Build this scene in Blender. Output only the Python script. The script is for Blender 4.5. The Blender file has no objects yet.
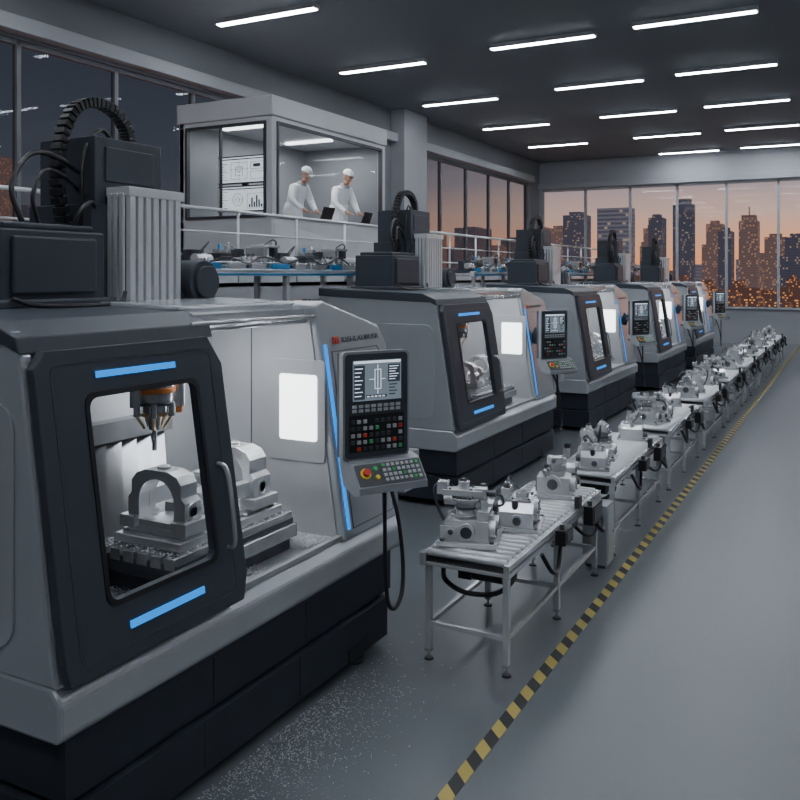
import bpy, bmesh, math, random
from mathutils import Vector, Matrix, geometry
random.seed(7)
SC=bpy.context.scene
COL=SC.collection
# ------------------------------------------------------------------ materials
def mat(name,col,rough=0.5,metal=0.0,nscale=6.0,namt=0.08,bump=0.0,emis=None,estr=0.0,coat=0.0,spec=None):
    m=bpy.data.materials.new(name); m.use_nodes=True
    nt=m.node_tree; b=nt.nodes['Principled BSDF']
    b.inputs['Roughness'].default_value=rough; b.inputs['Metallic'].default_value=metal
    if coat: b.inputs['Coat Weight'].default_value=coat
    if spec is not None: b.inputs['Specular IOR Level'].default_value=spec
    tc=nt.nodes.new('ShaderNodeTexCoord'); n=nt.nodes.new('ShaderNodeTexNoise')
    n.inputs['Scale'].default_value=nscale; n.inputs['Detail'].default_value=4
    nt.links.new(tc.outputs['Object'],n.inputs['Vector'])
    r=nt.nodes.new('ShaderNodeValToRGB')
    r.color_ramp.elements[0].position=0.3; r.color_ramp.elements[1].position=0.7
    r.color_ramp.elements[0].color=tuple(c*(1-namt) for c in col)+(1,)
    r.color_ramp.elements[1].color=tuple(min(1,c*(1+namt)) for c in col)+(1,)
    nt.links.new(n.outputs['Fac'],r.inputs['Fac']); nt.links.new(r.outputs['Color'],b.inputs['Base Color'])
    if bump:
        bp=nt.nodes.new('ShaderNodeBump'); bp.inputs['Strength'].default_value=bump; bp.inputs['Distance'].default_value=0.01
        nt.links.new(n.outputs['Fac'],bp.inputs['Height']); nt.links.new(bp.outputs['Normal'],b.inputs['Normal'])
    if emis:
        b.inputs['Emission Color'].default_value=tuple(emis)+(1,); b.inputs['Emission Strength'].default_value=estr
    return m
M_light=mat('paint_light_grey',(0.50,0.52,0.555),0.27,0.42,3,0.03,coat=.1)
M_dark=mat('paint_charcoal',(0.050,0.058,0.074),0.42,0.0,4,0.06,spec=.35)
M_base=mat('paint_base_navy',(0.026,0.031,0.042),0.45,0.0,4,0.1,spec=.35)
M_black=mat('black_rubber',(0.012,0.012,0.015),0.42,0,20,0.2)
M_steel=mat('brushed_steel',(0.66,0.67,0.69),0.25,0.7,14,0.06)
M_alu=mat('aluminium',(0.78,0.79,0.81),0.25,0.65,10,0.05)
M_ribs=mat('silver_ribs',(0.74,0.755,0.78),0.3,0.35,10,0.03)
M_cast=mat('machined_aluminium',(0.86,0.87,0.89),0.22,0.62,16,0.04)
M_chip=mat('bright_chips',(0.88,0.89,0.91),0.3,0.3,16,0.05)
M_dsteel=mat('dark_steel',(0.085,0.09,0.105),0.35,0.6,8,0.15)
M_pleat=mat('way_cover_steel',(0.22,0.225,0.24),0.28,0.6,8,0.08)
M_chamber=mat('chamber_sheet',(0.50,0.51,0.53),0.36,0.4,3,0.05)
M_blue=mat('blue_led',(0.01,0.2,0.7),0.4,0,5,0.02,0,(0.004,0.27,0.88),1.05)
M_bluep=mat('blue_paint',(0.03,0.24,0.50),0.4,0.2,6,0.1)
M_white=mat('white_panel_light',(0.9,0.9,0.9),0.5,0,4,0.02,0,(0.95,0.98,1.0),3.4)
M_orange=mat('orange_ring',(0.8,0.25,0.05),0.35,0.2,8,0.1)
M_brass=mat('brass',(0.7,0.5,0.25),0.3,1,8,0.1)
M_red=mat('red_plastic',(0.65,0.04,0.02),0.35,0,8,0.05)
M_green=mat('green_plastic',(0.05,0.42,0.12),0.35,0,8,0.05)
M_yellow=mat('yellow_plastic',(0.8,0.55,0.03),0.4,0,8,0.05)
M_key=mat('key_grey',(0.42,0.43,0.45),0.5,0,8,0.05)
M_keyd=mat('key_dark',(0.055,0.06,0.07),0.5,0,8,0.05)
M_shelf=mat('panel_shelf_grey',(0.28,0.295,0.32),0.36,0.3,8,0.05)
M_screen=mat('screen_glow',(0.1,0.12,0.14),0.2,0,3,0.1,0,(0.16,0.20,0.24),0.8)
M_scrline=mat('screen_lines',(0.7,0.75,0.8),0.3,0,3,0.02,0,(0.75,0.85,0.95),1.1)
M_scrdark=mat('screen_dark',(0.02,0.025,0.03),0.2,0,3,0.1,0,(0.03,0.04,0.055),0.8)
M_ink=mat('ink_dark',(0.05,0.06,0.07),0.6)
M_tube=mat('lamp_tube',(1,1,1),0.5,0,3,0.01,0,(0.87,0.935,1.0),52.0)
M_wall=mat('wall_paint',(0.19,0.20,0.222),0.7,0,.5,0.02)
M_wallf=mat('wall_paint_pale',(0.33,0.34,0.365),0.7,0,.5,0.02)
M_ceil=mat('ceiling_paint',(0.165,0.178,0.198),0.8,0,.3,0.02)
M_frame=mat('window_frame',(0.42,0.43,0.455),0.5,0.1,4,0.04)
M_framel=mat('window_frame_slate',(0.15,0.16,0.18),0.5,0.1,4,0.06)
M_rail=mat('rail_pale_steel',(0.72,0.74,0.77),0.35,0.4,4,0.04)
M_framed=mat('window_frame_dark',(0.05,0.053,0.06),0.45,0.3,4,0.06)
M_booth=mat('booth_panel',(0.54,0.55,0.575),0.5,0.1,3,0.03)
M_bwall=mat('booth_inside_wall',(0.27,0.28,0.30),0.6,0,3,0.04)
M_board=mat('board_white',(0.7,0.74,0.76),0.4,0,3,0.02,0,(0.72,0.82,0.86),0.8)
M_skin=mat('skin',(0.44,0.24,0.17),0.55,0,10,0.06)
M_coat=mat('white_cloth',(0.88,0.89,0.91),0.8,0,12,0.05,0.2)
M_seam=mat('cloth_seam',(0.38,0.39,0.42),0.8,0,12,0.05)
M_hairc=mat('eye_dark',(0.03,0.02,0.02),0.5)
M_lip=mat('lip',(0.35,0.14,0.12),0.5)
def glassmat(name,tint,gl,mult=5):
    m=bpy.data.materials.new(name); m.use_nodes=True; nt=m.node_tree; nt.nodes.clear()
    o=nt.nodes.new('ShaderNodeOutputMaterial'); mx=nt.nodes.new('ShaderNodeMixShader')
    t=nt.nodes.new('ShaderNodeBsdfTransparent'); g=nt.nodes.new('ShaderNodeBsdfGlossy')
    t.inputs['Color'].default_value=tint+(1,); g.inputs['Roughness'].default_value=0.03
    fr=nt.nodes.new('ShaderNodeLayerWeight'); fr.inputs['Blend'].default_value=0.35
    mp=nt.nodes.new('ShaderNodeMapRange'); mp.inputs['To Min'].default_value=gl; mp.inputs['To Max'].default_value=min(1,gl*mult)
    nt.links.new(fr.outputs['Facing'],mp.inputs['Value']); nt.links.new(mp.outputs['Result'],mx.inputs['Fac'])
    nt.links.new(t.outputs[0],mx.inputs[1]); nt.links.new(g.outputs[0],mx.inputs[2]); nt.links.new(mx.outputs[0],o.inputs['Surface'])
    return m
M_glass=glassmat('clear_glass',(0.97,0.975,0.98),0.008,3)
M_wglass=glassmat('window_glass',(0.88,0.9,0.92),0.012,3)
M_wglassl=glassmat('tinted_window_glass',(0.72,0.73,0.74),0.008,3)
def floormat():
    m=bpy.data.materials.new('polished_concrete'); m.use_nodes=True; nt=m.node_tree; b=nt.nodes['Principled BSDF']
    tc=nt.nodes.new('ShaderNodeTexCoord')
    n=nt.nodes.new('ShaderNodeTexNoise'); n.inputs['Scale'].default_value=0.18; n.inputs['Detail'].default_value=2; n.inputs['Roughness'].default_value=0.5
    r=nt.nodes.new('ShaderNodeValToRGB'); r.color_ramp.elements[0].position=0.0; r.color_ramp.elements[1].position=1.0
    r.color_ramp.elements[0].color=(0.112,0.124,0.140,1); r.color_ramp.elements[1].color=(0.128,0.140,0.156,1)
    nt.links.new(tc.outputs['Object'],n.inputs['Vector']); nt.links.new(n.outputs['Fac'],r.inputs['Fac']); nt.links.new(r.outputs['Color'],b.inputs['Base Color'])
    b.inputs['Roughness'].default_value=0.31
    return m
M_floor=floormat()
def stripemat():
    m=bpy.data.materials.new('hazard_stripe'); m.use_nodes=True; nt=m.node_tree; b=nt.nodes['Principled BSDF']
    tc=nt.nodes.new('ShaderNodeTexCoord'); s=nt.nodes.new('ShaderNodeSeparateXYZ'); nt.links.new(tc.outputs['Object'],s.inputs[0])
    a=nt.nodes.new('ShaderNodeMath'); a.operation='ADD'; nt.links.new(s.outputs[0],a.inputs[0]); nt.links.new(s.outputs[1],a.inputs[1])
    f=nt.nodes.new('ShaderNodeMath'); f.operation='MULTIPLY'; f.inputs[1].default_value=1/0.24; nt.links.new(a.outputs[0],f.inputs[0])
    g=nt.nodes.new('ShaderNodeMath'); g.operation='FRACT'; nt.links.new(f.outputs[0],g.inputs[0])
    h=nt.nodes.new('ShaderNodeMath'); h.operation='GREATER_THAN'; h.inputs[1].default_value=0.5; nt.links.new(g.outputs[0],h.inputs[0])
    mx=nt.nodes.new('ShaderNodeMix'); mx.data_type='RGBA'; nt.links.new(h.outputs[0],mx.inputs['Factor'])
    mx.inputs['A'].default_value=(0.02,0.02,0.022,1); mx.inputs['B'].default_value=(0.42,0.32,0.08,1)
    nt.links.new(mx.outputs['Result'],b.inputs['Base Color']); b.inputs['Roughness'].default_value=0.55
    return m
M_stripe=stripemat()
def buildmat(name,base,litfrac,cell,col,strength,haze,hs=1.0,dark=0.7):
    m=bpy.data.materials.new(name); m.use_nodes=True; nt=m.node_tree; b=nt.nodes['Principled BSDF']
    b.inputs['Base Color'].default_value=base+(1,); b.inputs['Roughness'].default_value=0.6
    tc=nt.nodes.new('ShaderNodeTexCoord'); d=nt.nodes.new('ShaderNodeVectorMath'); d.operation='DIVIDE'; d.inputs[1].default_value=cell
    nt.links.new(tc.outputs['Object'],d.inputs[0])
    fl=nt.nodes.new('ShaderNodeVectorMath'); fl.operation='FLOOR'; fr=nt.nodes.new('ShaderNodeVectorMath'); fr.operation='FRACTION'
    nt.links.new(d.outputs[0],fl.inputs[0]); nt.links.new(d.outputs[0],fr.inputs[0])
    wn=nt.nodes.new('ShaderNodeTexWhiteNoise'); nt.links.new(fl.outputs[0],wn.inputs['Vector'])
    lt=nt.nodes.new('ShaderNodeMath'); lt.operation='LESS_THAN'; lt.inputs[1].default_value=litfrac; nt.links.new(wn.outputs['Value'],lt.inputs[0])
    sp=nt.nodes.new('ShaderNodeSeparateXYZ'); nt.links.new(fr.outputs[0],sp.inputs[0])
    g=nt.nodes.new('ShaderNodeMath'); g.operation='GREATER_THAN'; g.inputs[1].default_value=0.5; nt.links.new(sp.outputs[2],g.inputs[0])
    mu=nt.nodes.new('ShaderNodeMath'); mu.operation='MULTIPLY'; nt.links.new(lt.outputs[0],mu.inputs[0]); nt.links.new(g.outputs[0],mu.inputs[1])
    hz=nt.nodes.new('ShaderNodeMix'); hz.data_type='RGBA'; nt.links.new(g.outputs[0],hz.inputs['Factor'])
    hz.inputs['A'].default_value=tuple(h*hs for h in haze)+(1,); hz.inputs['B'].default_value=tuple(h*hs*dark for h in haze)+(1,)  # distance haze put into the emission colour, walls glow evenly with it
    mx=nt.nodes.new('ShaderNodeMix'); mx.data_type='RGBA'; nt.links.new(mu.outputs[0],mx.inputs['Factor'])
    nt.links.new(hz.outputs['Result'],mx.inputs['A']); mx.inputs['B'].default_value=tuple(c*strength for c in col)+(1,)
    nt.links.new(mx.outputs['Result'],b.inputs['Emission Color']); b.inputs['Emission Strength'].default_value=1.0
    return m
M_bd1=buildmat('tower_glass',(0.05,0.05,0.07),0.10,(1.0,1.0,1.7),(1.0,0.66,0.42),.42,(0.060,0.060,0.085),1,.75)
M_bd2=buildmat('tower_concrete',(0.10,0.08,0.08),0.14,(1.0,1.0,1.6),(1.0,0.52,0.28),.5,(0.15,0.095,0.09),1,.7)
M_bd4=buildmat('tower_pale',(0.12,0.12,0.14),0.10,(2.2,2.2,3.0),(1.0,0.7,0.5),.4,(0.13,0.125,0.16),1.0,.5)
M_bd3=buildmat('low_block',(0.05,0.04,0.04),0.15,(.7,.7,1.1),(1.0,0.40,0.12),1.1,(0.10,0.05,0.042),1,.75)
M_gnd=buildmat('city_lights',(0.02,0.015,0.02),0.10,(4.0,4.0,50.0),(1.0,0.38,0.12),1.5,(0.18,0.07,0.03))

# ------------------------------------------------------------------ mesh builder
class MB:
    def __init__(s): s.v=[];s.f=[];s.m=[];s.sm=[];s.T=None
    def _add(s,vs,fs,mi,smooth=False):
        o=len(s.v)
        for p in vs:
            p=Vector(p)
            if s.T is not None: p=s.T@p
            s.v.append(p)
        for k,f in enumerate(fs):
            s.f.append([o+i for i in f]); s.m.append(mi)
            s.sm.append(smooth[k] if isinstance(smooth,list) else smooth)
    def box(s,x0,x1,y0,y1,z0,z1,mi=0):
        vs=[(x,y,z) for x in (x0,x1) for y in (y0,y1) for z in (z0,z1)]
        s._add(vs,[(0,1,3,2),(4,6,7,5),(0,4,5,1),(2,3,7,6),(0,2,6,4),(1,5,7,3)],mi)
        return s
    def cbox(s,c,d,mi=0):
        return s.box(c[0]-d[0]/2,c[0]+d[0]/2,c[1]-d[1]/2,c[1]+d[1]/2,c[2]-d[2]/2,c[2]+d[2]/2,mi)
    def cyl(s,p0,p1,r,mi=0,r2=None,seg=20,cap=True):
        p0=Vector(p0);p1=Vector(p1); r2=r if r2 is None else r2
        a=(p1-p0).normalized(); u=a.orthogonal().normalized(); w=a.cross(u)
        vs=[]
        for p,rr in ((p0,r),(p1,r2)):
            for i in range(seg):
                t=2*math.pi*i/seg; vs.append(p+u*math.cos(t)*rr+w*math.sin(t)*rr)
        fs=[(i,(i+1)%seg,seg+(i+1)%seg,seg+i) for i in range(seg)]; sm=[True]*seg
        if cap: fs+=[tuple(range(seg)),tuple(range(seg,2*seg))]; sm+=[False,False]
        s._add(vs,fs,mi,sm); return s
    def ring(s,c,axis,ro,ri,h,mi=0,seg=24):
        c=Vector(c);a=Vector(axis).normalized();u=a.orthogonal().normalized();w=a.cross(u);vs=[]
        for hh,rr in ((0,ro),(0,ri),(h,ri),(h,ro)):
            for i in range(seg):
                t=2*math.pi*i/seg; vs.append(c+a*hh+u*math.cos(t)*rr+w*math.sin(t)*rr)
        fs=[]
        for k in range(4):
            k2=(k+1)%4
            for i in range(seg): fs.append((k*seg+i,k*seg+(i+1)%seg,k2*seg+(i+1)%seg,k2*seg+i))
        s._add(vs,fs,mi,False); return s
    def tube(s,pts,r,mi=0,seg=8,sub=6,smooth=True):
        P=[Vector(p) for p in pts]; n=len(P)
        rr=r if isinstance(r,(list,tuple)) else [r]*n
        Q=[];R=[]
        for i in range(n-1):
            a=P[max(i-1,0)];b=P[i];c=P[i+1];d=P[min(i+2,n-1)]
            for k in range(sub):
                t=k/sub
                Q.append(0.5*((2*b)+(c-a)*t+(2*a-5*b+4*c-d)*t*t+(3*b-a-3*c+d)*t**3)); R.append(rr[i]*(1-t)+rr[i+1]*t)
        Q.append(P[-1]);R.append(rr[-1])
        vs=[];up=None
        for i,q in enumerate(Q):
            tg=(Q[min(i+1,len(Q)-1)]-Q[max(i-1,0)]).normalized()
            if up is None: up=tg.orthogonal().normalized()
            up=(up-tg*up.dot(tg)); up=up.normalized() if up.length>1e-6 else tg.orthogonal().normalized()
            w=tg.cross(up)
            for k in range(seg):
                t=2*math.pi*k/seg; vs.append(q+up*math.cos(t)*R[i]+w*math.sin(t)*R[i])
        fs=[]
        for i in range(len(Q)-1):
            for k in range(seg): fs.append((i*seg+k,i*seg+(k+1)%seg,(i+1)*seg+(k+1)%seg,(i+1)*seg+k))
        sm=[smooth]*len(fs)
        fs+=[tuple(range(seg)),tuple(range((len(Q)-1)*seg,len(Q)*seg))]; sm+=[False,False]
        s._add(vs,fs,mi,sm); return s
    def plate(s,loops,mp,w0,w1,mi=0):
        flat=[p for l in loops for p in l]
        tris=geometry.tessellate_polygon([[Vector((p[0],p[1],0)) for p in l] for l in loops])
        n=len(flat); vs=[mp(p[0],p[1],w0) for p in flat]+[mp(p[0],p[1],w1) for p in flat]
        fs=[tuple(t) for t in tris]+[tuple(n+i for i in t) for t in tris]
        o=0
        for l in loops:
            k=len(l)
            for i in range(k): fs.append((o+i,o+(i+1)%k,n+o+(i+1)%k,n+o+i))
            o+=k
        s._add(vs,fs,mi,False); return s
    def ball(s,c,r,mi=0,seg=16,rings=10,fn=None):
        c=Vector(c); r=(r,r,r) if isinstance(r,(int,float)) else r
        vs=[];fs=[]
        for i in range(rings+1):
            ph=math.pi*i/rings
            for k in range(seg):
                th=2*math.pi*k/seg
                p=Vector((r[0]*math.sin(ph)*math.cos(th),r[1]*math.sin(ph)*math.sin(th),r[2]*math.cos(ph)))
                if fn: p=fn(p)
                vs.append(c+p)
        for i in range(rings):
            for k in range(seg): fs.append((i*seg+k,i*seg+(k+1)%seg,(i+1)*seg+(k+1)%seg,(i+1)*seg+k))
        s._add(vs,fs,mi,True); return s
    def obj(s,name,mats,parent=None,loc=(0,0,0),rotz=0,bevel=0,label=None,cat=None,group=None,kind=None,merge=True):
        me=bpy.data.meshes.new(name)
        bm=bmesh.new(); vv=[bm.verts.new(p) for p in s.v]
        for f,mi,sm in zip(s.f,s.m,s.sm):
            try: fc=bm.faces.new([vv[i] for i in f])
            except ValueError: continue
            fc.material_index=mi; fc.smooth=sm
        if merge: bmesh.ops.remove_doubles(bm,verts=bm.verts,dist=1e-6)
        bmesh.ops.recalc_face_normals(bm,faces=bm.faces)
        bm.to_mesh(me); bm.free()
        for m in (mats if isinstance(mats,(list,tuple)) else [mats]): me.materials.append(m)
        o=bpy.data.objects.new(name,me); COL.objects.link(o)
        if parent: o.parent=parent
        o.location=loc; o.rotation_euler=(0,0,rotz)
        if bevel:
            b=o.modifiers.new('bevel','BEVEL'); b.width=bevel; b.segments=2; b.limit_method='ANGLE'; b.angle_limit=math.radians(40)
        tag(o,label,cat,group,kind); return o
def tag(o,label=None,cat=None,group=None,kind=None):
    if label:o['label']=label
    if cat:o['category']=cat
    if group:o['group']=group
    if kind:o['kind']=kind
def empty(name,loc,label,cat,group=None,rotz=0):
    o=bpy.data.objects.new(name,None); o.empty_display_size=0.2; COL.objects.link(o); o.location=loc; o.rotation_euler=(0,0,rotz); tag(o,label,cat,group); return o
def copytree(o,parent=None,loc=None,rotz=None,sc=None):
    c=o.copy(); COL.objects.link(c)
    c.parent=parent
    if loc is not None: c.location=loc
    if rotz is not None: c.rotation_euler=(0,0,rotz)
    if sc is not None: c.scale=(sc,sc,sc)
    for ch in list(o.children): copytree(ch,c)
    return c
def rrect(u0,u1,v0,v1,r,n=5):
    pts=[]
    for cx,cy,a0 in ((u1-r,v1-r,0),(u0+r,v1-r,90),(u0+r,v0+r,180),(u1-r,v0+r,270)):
        for i in range(n+1):
            a=math.radians(a0+90*i/n); pts.append((cx+r*math.cos(a),cy+r*math.sin(a)))
    return pts
# ------------------------------------------------------------------ room
XL,YF,ZC=-12.0,35.5,7.46
XR,YN=9.0,-5.0
MB().box(XL-.3,XR+.3,YN-.3,YF+.3,-.2,0).obj('floor',M_floor,kind='structure')
MB().box(XL-.3,XR+.3,YN-.3,YF+.3,ZC,ZC+.2).obj('ceiling',M_ceil,kind='structure')
w=MB(); ZS,ZT=1.33,6.45
w.box(XL-.25,XL,YN,YF,0,ZS); w.box(XL-.25,XL,YN,YF,ZT,ZC)
w.box(XL-.25,XL,YN,1.1,ZS,ZT); w.box(XL-.25,XL,17.9,23.6,ZS,ZT); w.box(XL-.25,XL,34.2,YF,ZS,ZT)
w.obj('wall_left',M_wall,kind='structure')
w=MB(); w.box(XL-.25,XR+.25,YF,YF+.25,0,1.33); w.box(XL-.25,XR+.25,YF,YF+.25,6.27,ZC); w.box(XL-.25,-11.87,YF,YF+.25,1.33,6.27); w.box(8.59,XR+.25,YF,YF+.25,1.33,6.27)
w.obj('wall_far',M_wallf,kind='structure')
MB().box(XR,XR+.25,YN,YF,0,ZC).obj('wall_right',M_wall,kind='structure')
MB().box(XL-.25,XR+.25,YN-.25,YN,0,ZC).obj('wall_near',M_wall,kind='structure')
MB().box(XL,XL+.45,22.1,23.6,0,ZC).obj('trim_1',M_wallf,kind='structure',bevel=.01)
MB().box(XL,XL+.25,1.0,34.2,6.5,6.75).obj('trim_2',M_wallf,kind='structure',bevel=.01)
MB().box(XL,XR,YF-.18,YF,6.3,6.55).obj('trim_3',M_wallf,kind='structure',bevel=.01)
MB().box(XL,XR,YF-.10,YF,1.33,1.40).obj('trim_4',M_frame,kind='structure',bevel=.005)
wn=1
def wallwin_left(y0,y1):
    global wn
    b=MB(); x=XL-.12; t=.04
    b.box(x-.05,x+.06,y0,y0+t,ZS,ZT); b.box(x-.05,x+.06,y1-t,y1,ZS,ZT)
    b.box(x-.05,x+.06,y0,y1,ZS,ZS+.08); b.box(x-.05,x+.06,y0,y1,ZT-.08,ZT)
    b.box(x-.006,x+.006,y0+t,y1-t,ZS+.08,ZT-.08,1)
    b.obj('window_%d'%wn,[M_framel,M_wglassl],kind='structure'); wn+=1
y=1.1
while y<17.8: wallwin_left(y,y+2.1); y+=2.1
wallwin_left(23.6,25.7)
y=25.7
while y<34.1: wallwin_left(y,min(y+2.125,34.2)); y+=2.125
for i in range(11):
    x0=-11.87+1.86*i; x1=x0+1.86; b=MB(); yy=YF+.1
    b.box(x0,x0+.05,yy-.06,yy+.05,1.33,6.27); b.box(x1-.05,x1,yy-.06,yy+.05,1.33,6.27)
    b.box(x0,x1,yy-.06,yy+.05,1.33,1.41); b.box(x0,x1,yy-.06,yy+.05,6.19,6.27)
    b.box(x0+.05,x1-.05,yy-.006,yy+.006,1.41,6.19,1)
    b.obj('window_%d'%wn,[M_frame,M_wglass],kind='structure'); wn+=1
def clight():
    b=MB(); b.box(-1.12,1.12,-.09,.09,.0,.09,0); b.box(-1.09,1.09,-.07,.07,-.012,.0,1)
    return b.obj('ceiling_light',[M_frame,M_tube],label='long white linear ceiling light fixture',cat='ceiling light',group='linear ceiling lights')
first=None
for X,Y0 in ((-9.6,-.35),(-5.67,-.7),(-2.66,-.9),(.6,-1.0),(4.5,-1.0)):
    k=0
    while Y0+4.4*k<YF-.8:
        loc=(X,Y0+4.4*k,ZC-.09)
        if first is None: first=clight(); first.location=loc
        else: copytree(first,None,loc)
        k+=1
MB().box(-1.845,-1.765,1.0,35.4,0,.004).obj('floor_marking_tape',M_stripe,label='yellow and black striped safety tape stuck along the floor',cat='floor tape')

# ------------------------------------------------------------------ machine
def xf(z): return -.23*max(0,(z-.86))/1.46
def fm(y,z,w): return (xf(z)+w,y,z)
def build_machine(ox,oy,S,label):
    L=3.05*S
    root=empty('milling_machine',(ox,oy,0),label,'milling machine','machining centres in a row')
    yA=1.2*S; yC=2.3*S
    b=MB(); b.box(-1.75,.0,.05,L-.12,.36,.64); b.box(-1.78,.03,.02,L-.22,.07,.34)
    b.box(-1.7,-.02,.08,L-.25,.3,.4)
    for yy in (.9*S,1.75*S): b.box(.028,.034,yy-.004,yy+.004,.09,.33,1); b.box(-.002,.004,yy+.1,yy+.108,.37,.62,1)
    b.box(.02,.036,L-.75,L-.45,.07,.16,1)
    b.obj('base',[M_base,M_black],root,bevel=.012)
    for (fx,fy) in ((-.05,.3*S),(-.05,L-.55),(-1.5,.3*S),(-1.5,L-.55)):
        b=MB(); b.cyl((0,0,0),(0,0,.03),.075); b.cyl((0,0,.03),(0,0,.08),.03)
        b.obj('foot',M_dsteel,root,loc=(fx,fy,0))
    b=MB()
    b.plate([[(.03,.66),(.03,.80),(-.03,.87),(-1.8,.87),(-1.8,.63),(0,.63)]],lambda u,v,w_:(u,w_,v),0,L)
    sec=[(0,.86),(xf(2.25),2.25),(xf(2.32)-.05,2.36),(-1.8,2.44),(-1.8,.86)]
    b.plate([sec],lambda u,v,w_:(u,w_,v),0,.07)
    py=[(yC,.86),(L-.03,.86),(L+.03,1.0),(L+.15,2.10),(L+.06,2.24),(yC+.12,2.43),(yC,2.40)]
    def cm(u,v,w_): return (xf(v)+.01 if w_>0 else -1.8,u,v)
    b.plate([py],cm,0,1)
    b.box(-1.8,-1.12,.06,yC+.01,.86,2.40)
    b.plate([[(-.42,2.37),(-.42,2.43),(-1.8,2.47),(-1.8,2.37)]],lambda u,v,w_:(u,w_,v),yA,yC+.05)
    b.obj('body',[M_light],root,bevel=.018)
    b=MB(); b.plate([rrect(-1.3,-.25,.98,2.05,.12)],lambda u,v,w_:(u,w_,v),-.012,0.0)
    b.obj('side_panel',M_light,root,bevel=.005)
    b=MB(); b.plate([[(xf(2.28)+.01,2.26),(-.235,2.335),(-.40,2.40),(-1.8,2.455),(-1.8,2.36),(-.3,2.3)]],lambda u,v,w_:(u,w_,v),-.012,yA+.05)
    b.obj('roof_cover',M_dark,root,bevel=.008)
    b=MB(); b.plate([[(yC+.11,.92),(L-.08,.92),(L+.06,2.02),(L+.0,2.09),(yC+.13,2.09)],[(yC+.118,.928),(yC+.138,2.082),(L-.004,2.082),(L+.05,2.017),(L-.086,.928)]],fm,.0095,.0125)
    b.obj('panel_seam',M_dsteel,root)
    # chamber lining
    b=MB()
    b.box(-1.12,-1.10,.07,yC,.87,2.36)
    side=[(-1.1,.87),(-.05,.87),(xf(2.3)-.04,2.3),(-1.1,2.36)]
    b.plate([side],lambda u,v,w_:(u,w_,v),.07,.085); b.plate([side],lambda u,v,w_:(u,w_,v),yC-.012,yC)
    b.box(-1.1,-.04,.07,yC,.868,.882,0)
    for i in range(1,4): b.box(-1.10,-1.092,yC*i/4-.006,yC*i/4+.006,.9,2.3,1)
    b.box(-.75,-.744,yC-.016,yC-.008,.9,2.3,1)
    b.box(-.06,-.02,.07,yC,.87,.90,0)
    b.obj('chamber_lining',[M_chamber,M_dsteel],root)
    b=MB(); b.plate([rrect(-.60,-.14,1.36,2.04,.03)],lambda u,v,w_:(u,w_,v),yC-.022,yC-.012,0)
    b.plate([rrect(-.50,-.20,1.50,1.94,.02)],lambda u,v,w_:(u,w_,v),yC-.028,yC-.02,1)
    b.obj('inspection_light',[M_chamber,M_white],root,bevel=.003,label='glowing rectangular work light set in the chamber wall')
    b=MB(); b.cyl((-.24,yA-.1,2.335),(-.24,yC+.02,2.335),.012,0); b.cyl((-.30,yA-.1,2.30),(-.30,yC+.02,2.30),.016,0); b.box(-.36,-.33,yA,yC,2.31,2.38,0)
    b.obj('slide_rail',[M_steel],root)
    # door
    o_=[(.03,.87),(yA-.02,.87),(yA+.03,1.0),(yA+.03,2.12),(yA-.06,2.27),(.07,2.27),(.01,2.2),(.01,.95)]
    hole=rrect(.28*S,1.0*S,1.14,2.05,.05)
    b=MB(); b.plate([o_,hole],fm,.015,.065)
    d=b.obj('door',M_dark,root,bevel=.008,label='charcoal sliding door with large window')
    b=MB(); b.plate([rrect(.27*S,1.01*S,1.13,2.06,.05)],fm,.03,.038)
    b.obj('door_window',M_glass,d)
    b=MB(); b.plate([rrect(.26*S,1.02*S,1.12,2.07,.06),rrect(.285*S,.995*S,1.145,2.045,.05)],fm,.064,.070)
    b.obj('window_seal',M_black,d)
    b=MB(); b.plate([rrect(.09*S,1.14*S,.93,2.21,.05),rrect(.098*S,1.132*S,.938,2.202,.045)],fm,.0645,.067)
    b.obj('door_seam',M_dsteel,d)
    for (y0,y1,z0,z1) in ((.34*S,.86*S,2.132,2.162),(.38*S,.88*S,1.0,1.033)):
        b=MB(); b.plate([[(y0,z0),(y1,z0),(y1,z1),(y0,z1)]],fm,.064,.072); b.obj('light_strip',M_blue,d)
    yh=1.10*S
    b=MB(); b.tube([(xf(1.60)+.06,yh,1.60),(xf(1.60)+.11,yh,1.585),(xf(1.5)+.125,yh,1.5),(xf(1.3)+.125,yh,1.28),(xf(1.2)+.11,yh,1.18),(xf(1.17)+.06,yh,1.165)],.014,0)
    b.obj('handle',M_steel,d)
    b=MB(); b.plate([[(yC+.04,.93),(yC+.07,.93),(yC+.07,2.14),(yC+.04,2.14)]],fm,.008,.02); b.obj('light_strip',M_blue,root)
    cu=bpy.data.curves.new('lettering','FONT'); cu.body='KISHLAUBUSR'; cu.size=.054; cu.extrude=.001; cu.offset=.0003; cu.space_character=1.06
    t=bpy.data.objects.new('t',cu); COL.objects.link(t); bpy.context.view_layer.update()
    me=bpy.data.meshes.new_from_object(t.evaluated_get(bpy.context.evaluated_depsgraph_get())); bpy.data.objects.remove(t)
    me.materials.clear(); me.materials.append(M_dark)
    lt=bpy.data.objects.new('lettering',me); COL.objects.link(lt); lt.parent=root
    lt.location=(xf(2.14)+.013,yC+.27,2.14); lt.rotation_euler=(math.radians(90-9),0,math.radians(90)); lt.scale=(1.45,1,1)
    b=MB()
    for (u0,u1) in ((.16,.176),(.19,.206),(.22,.236)): b.plate([[(yC+u0,2.135),(yC+u1,2.135),(yC+u1,2.185),(yC+u0,2.185)]],fm,.008,.015)
    b.plate([[(yC+.16,2.17),(yC+.236,2.17),(yC+.236,2.185),(yC+.16,2.185)]],fm,.008,.016); b.obj('emblem',M_red,root)
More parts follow.
